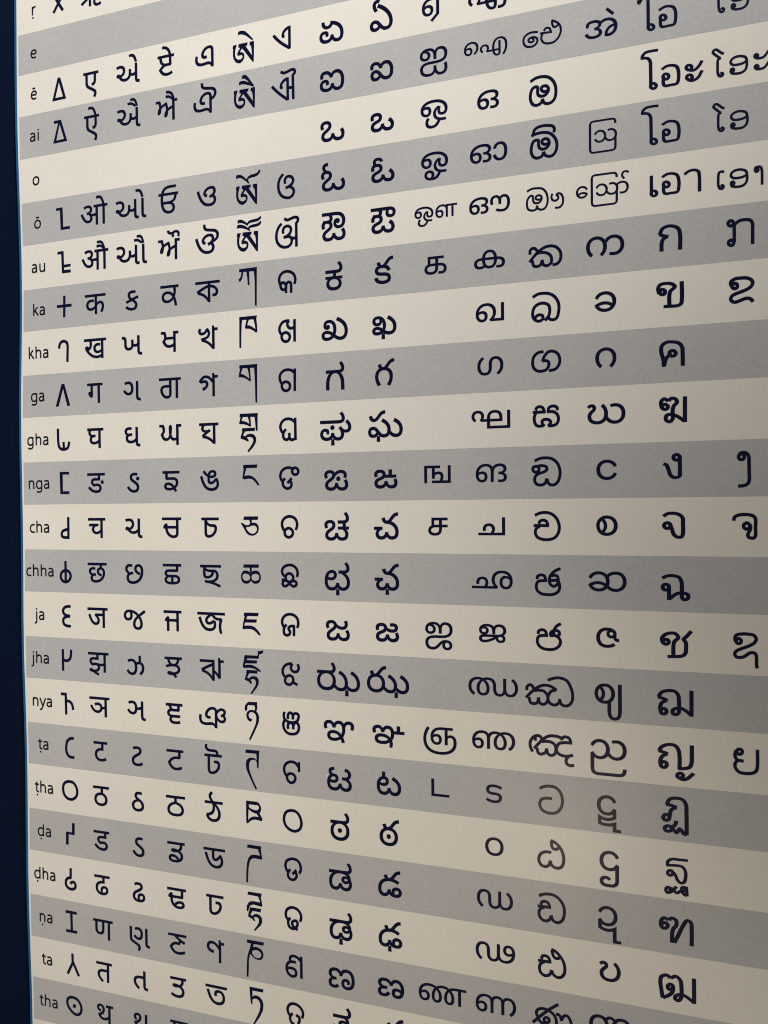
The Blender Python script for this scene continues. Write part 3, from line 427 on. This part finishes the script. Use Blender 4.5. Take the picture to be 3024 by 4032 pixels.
def bold(cont, amt):
    """push every outline out by amt"""
    res = []
    for p in cont:
        q = np.array(p); n = len(q); a = np.roll(q, 1, 0); b = np.roll(q, -1, 0)
        d1 = q - a; d2 = b - q
        d1 /= np.maximum(np.linalg.norm(d1, axis=1), 1e-9)[:, None]; d2 /= np.maximum(np.linalg.norm(d2, axis=1), 1e-9)[:, None]
        n1 = np.stack([-d1[:, 1], d1[:, 0]], 1); n2 = np.stack([-d2[:, 1], d2[:, 0]], 1)
        t = n1 + n2; l = np.maximum((t * t).sum(1), 0.5)[:, None]
        res.append(q + 2 * t / l * amt * SIGN)
    return res
SIGN = 1.0
FONTROWS = [
('Devanagari', 62.6, 21.3, 7.3, 0.15, {-1: 'ऋ', 1: 'ए', 2: 'ऐ', 4: 'ओ', 5: 'औ', 6: 'क', 7: 'ख', 8: 'ग', 9: 'घ', 10: 'ङ', 11: 'च', 12: 'छ', 13: 'ज', 14: 'झ', 15: 'ञ', 16: 'ट', 17: 'ठ', 18: 'ड', 19: 'ढ', 20: 'ण', 21: 'त', 22: 'थ'}),
('Gujarati', 92, 21.3, 7.3, 0.15, {1: 'એ', 2: 'ઐ', 4: 'ઓ', 5: 'ઔ', 6: 'ક', 7: 'ખ', 8: 'ગ', 9: 'ઘ', 10: 'ઙ', 11: 'ચ', 12: 'છ', 13: 'જ', 14: 'ઝ', 15: 'ઞ', 16: 'ટ', 17: 'ઠ', 18: 'ડ', 19: 'ઢ', 20: 'ણ', 21: 'ત', 22: 'થ'}),
('Gurmukhi', 121, 21.3, 7.2, 0.14, {1: 'ਏ', 2: 'ਐ', 4: 'ਓ', 5: 'ਔ', 6: 'ਕ', 7: 'ਖ', 8: 'ਗ', 9: 'ਘ', 10: 'ਙ', 11: 'ਚ', 12: 'ਛ', 13: 'ਜ', 14: 'ਝ', 15: 'ਞ', 16: 'ਟ', 17: 'ਠ', 18: 'ਡ', 19: 'ਢ', 20: 'ਣ', 21: 'ਤ', 22: 'ਥ'}),
('Bengali', 149.4, 21.3, 7.4, 0.14, {1: 'এ', 2: 'ঐ', 4: 'ও', 5: 'ঔ', 6: 'ক', 7: 'খ', 8: 'গ', 9: 'ঘ', 10: 'ঙ', 11: 'চ', 12: 'ছ', 13: 'জ', 14: 'ঝ', 15: 'ঞ', 16: 'ট', 17: 'ঠ', 18: 'ড', 19: 'ঢ', 20: 'ণ', 21: 'ত'}),
('Kannada', 236.5, 21.3, 8.0, 0.18, {1: 'ಏ', 2: 'ಐ', 3: 'ಒ', 4: 'ಓ', 5: 'ಔ', 6: 'ಕ', 7: 'ಖ', 8: 'ಗ', 9: 'ಘ', 10: 'ಙ', 11: 'ಚ', 12: 'ಛ', 13: 'ಜ', 14: 'ಝ', 15: 'ಞ', 16: 'ಟ', 17: 'ಠ', 18: 'ಡ', 19: 'ಢ', 20: 'ಣ', 21: 'ತ'}),
('Telugu', 268.1, 21.5, 7.2, 0.17, {1: 'ఏ', 2: 'ఐ', 3: 'ఒ', 4: 'ఓ', 5: 'ఔ', 6: 'క', 7: 'ఖ', 8: 'గ', 9: 'ఘ', 10: 'ఙ', 11: 'చ', 12: 'ఛ', 13: 'జ', 14: 'ఝ', 15: 'ఞ', 16: 'ట', 17: 'ఠ', 18: 'డ', 19: 'ఢ', 20: 'ణ', 21: 'త'}),
('Tamil', 299.6, 18, 4.8, 0.13, {1: 'ஏ', 2: 'ஐ', 3: 'ஒ', 4: 'ஓ', 5: ('ஔ', 0.71, 0.39999999999997726, -2.1999999999999997), 6: 'க', 10: 'ங', 11: 'ச', 13: 'ஜ', 15: 'ஞ', 16: 'ட', 20: 'ண'}),
('Malayalam', 331, 17.9, 4.7, 0.13, {1: 'ഏ', 2: ('ഐ', 0.72, -1.1999999999999886, -1.6), 3: 'ഒ', 4: 'ഓ', 5: ('ഔ', 0.9, 0.30000000000001137, -1.3000000000000003), 6: 'ക', 7: 'ഖ', 8: 'ഗ', 9: 'ഘ', 10: 'ങ', 11: 'ച', 12: 'ഛ', 13: 'ജ', 14: 'ഝ', 15: 'ഞ', 16: 'ട', 17: 'ഠ', 18: 'ഡ', 19: 'ഢ', 20: 'ണ'}),
('Burmese', 393.9, 19.4, 4.6, 0.14, {2: ('အဲ', 0.9, -1.2999999999999545, 2.2), 4: ('ဩ', 0.62, -0.6999999999999886, -1.2999999999999998), 5: ('ဪ', 0.61, -1.1999999999999886, -2.4999999999999996), 6: 'က', 7: 'ခ', 8: 'ဂ', 9: 'ဃ', 10: 'င', 11: 'စ', 12: 'ဆ', 13: 'ဇ', 14: 'ဈ', 15: 'ည', 16: 'ဋ', 17: 'ဌ', 18: 'ဍ', 19: 'ဎ', 20: 'ဏ'})
]
for name, u, size, base, wt, rows in FONTROWS:
    for r, text in rows.items():
        sc = 1.0; du = dvv = 0.0
        if isinstance(text, tuple): text, sc, du, dvv = text
        loops = outlines(text)
        if not loops: continue
        x0 = min(q[0] for p in loops for q in p); x1 = max(q[0] for p in loops for q in p)
        if wt: loops = bold(loops, wt / size)
        c = (x0 + x1) / 2; k = size * sc
        loops = [[((q[0] - c) * k, -q[1] * k) for q in p] for p in loops]
        V, F = fill_signed(loops)
        uu, vv = warp(u + du, mid(r) + base + dvv)
        letter(name.lower() + '_letter', V, F, uu, vv, '%s letter in the %s' % (name, where(r)))

# row labels in a plain humanist sans, drawn as pen strokes (units 1/1000 em, y up)
LAT = {
 'a': (561, 's90,468 170,503 262,512 350,495 402,440 418,350 418,0; s418,300 300,298 190,280 115,230 92,150 120,70 190,34 270,38 350,80 408,170'),
 'c': (480, 's432,488 350,510 290,510 180,475 108,390 88,270 108,150 180,62 290,34 370,38 435,60'),
 'd': (615, 'l487,0 487,765; s487,410 430,480 330,512 210,495 120,420 88,275 115,130 200,45 320,34 420,70 487,150'),
 'e': (564, 'l92,285 480,285; s478,300 460,410 400,490 295,512 190,485 115,400 88,270 115,145 190,60 300,33 400,40 468,66'),
 'g': (615, 's487,545 487,300 487,0 470,-100 400,-180 290,-200 190,-192 100,-165; s487,410 430,480 330,512 210,495 120,420 88,275 115,130 200,45 320,34 420,70 487,150'),
 'h': (618, 'l130,0 130,765; s130,370 190,470 290,512 400,495 465,430 483,320 483,0'),
 'i': (258, 'l130,0 130,545; D130,690,62'),
 'j': (258, 's130,545 130,200 130,0 122,-110 80,-180 15,-200 -40,-190; D130,690,62'),
 'k': (534, 'l130,0 130,765; l130,220 425,545; l225,320 480,0'),
 'n': (618, 'l130,0 130,545; s130,370 190,470 290,512 400,495 465,430 483,320 483,0'),
 'o': (605, 'c302,512 420,480 500,390 517,272 500,155 420,65 302,33 184,65 104,155 88,272 104,390 184,480'),
 'r': (413, 'l130,0 130,545; s130,320 180,430 250,495 330,512 385,505'),
 't': (361, 's165,670 165,400 165,160 190,75 255,36 345,48; l25,508 335,508'),
 'u': (618, 's130,545 130,250 145,110 210,45 310,34 410,65 483,180; l487,545 487,0'),
 'y': (508, 'l30,545 262,20; s478,545 350,240 262,20 215,-90 165,-165 100,-200 20,-190'),
}
MARK = {'ṛ': ('r', 'D160,-165,66'), 'ē': ('e', 'l170,690 410,690'), 'ō': ('o', 'l182,690 422,690'), 'ṭ': ('t', 'D215,-165,66'),
        'ḍ': ('d', 'D300,-165,66'), 'ṇ': ('n', 'D305,-165,66')}
EM = 10.9
for i, word in enumerate(LABELS):
    r = i - 1; pen = 0; strokes = []
    for ch in word:
        base_ch, extra = MARK.get(ch, (ch, ''))
        adv, sp = LAT[base_ch]
        strokes += [(s.strip(), pen) for s in (sp + (';' + extra if extra else '')).split(';')]
        pen += adv
    solid = []
    for s, p0 in strokes:
        k = s[0]
        if k == 'D':
            x, y, rr = map(float, s[1:].split(','))
            solid.append([np.array([(x + p0 - pen / 2 + rr * math.cos(a)) * EM / 1000, -(y + rr * math.sin(a)) * EM / 1000])
                          for a in np.linspace(0, 2 * math.pi, 13)[:-1]])
            continue
        pts = [np.array([(float(q.split(',')[0]) + p0 - pen / 2) * EM / 1000, -float(q.split(',')[1]) * EM / 1000]) for q in s[1:].split()]
        wd = 1.17
        if k == 's': solid += ribbon(smooth_path(pts, False), wd, False)
        elif k == 'c': solid += ribbon(smooth_path(pts, True), wd, True)
        else: solid += ribbon(pts, wd, False)
    V, F = fill(solid, [])
    letter('row_label', V, F, LU[i], mid(r) + LV[i], 'row label in small Latin letters, %s' % where(r), M_TEXT)
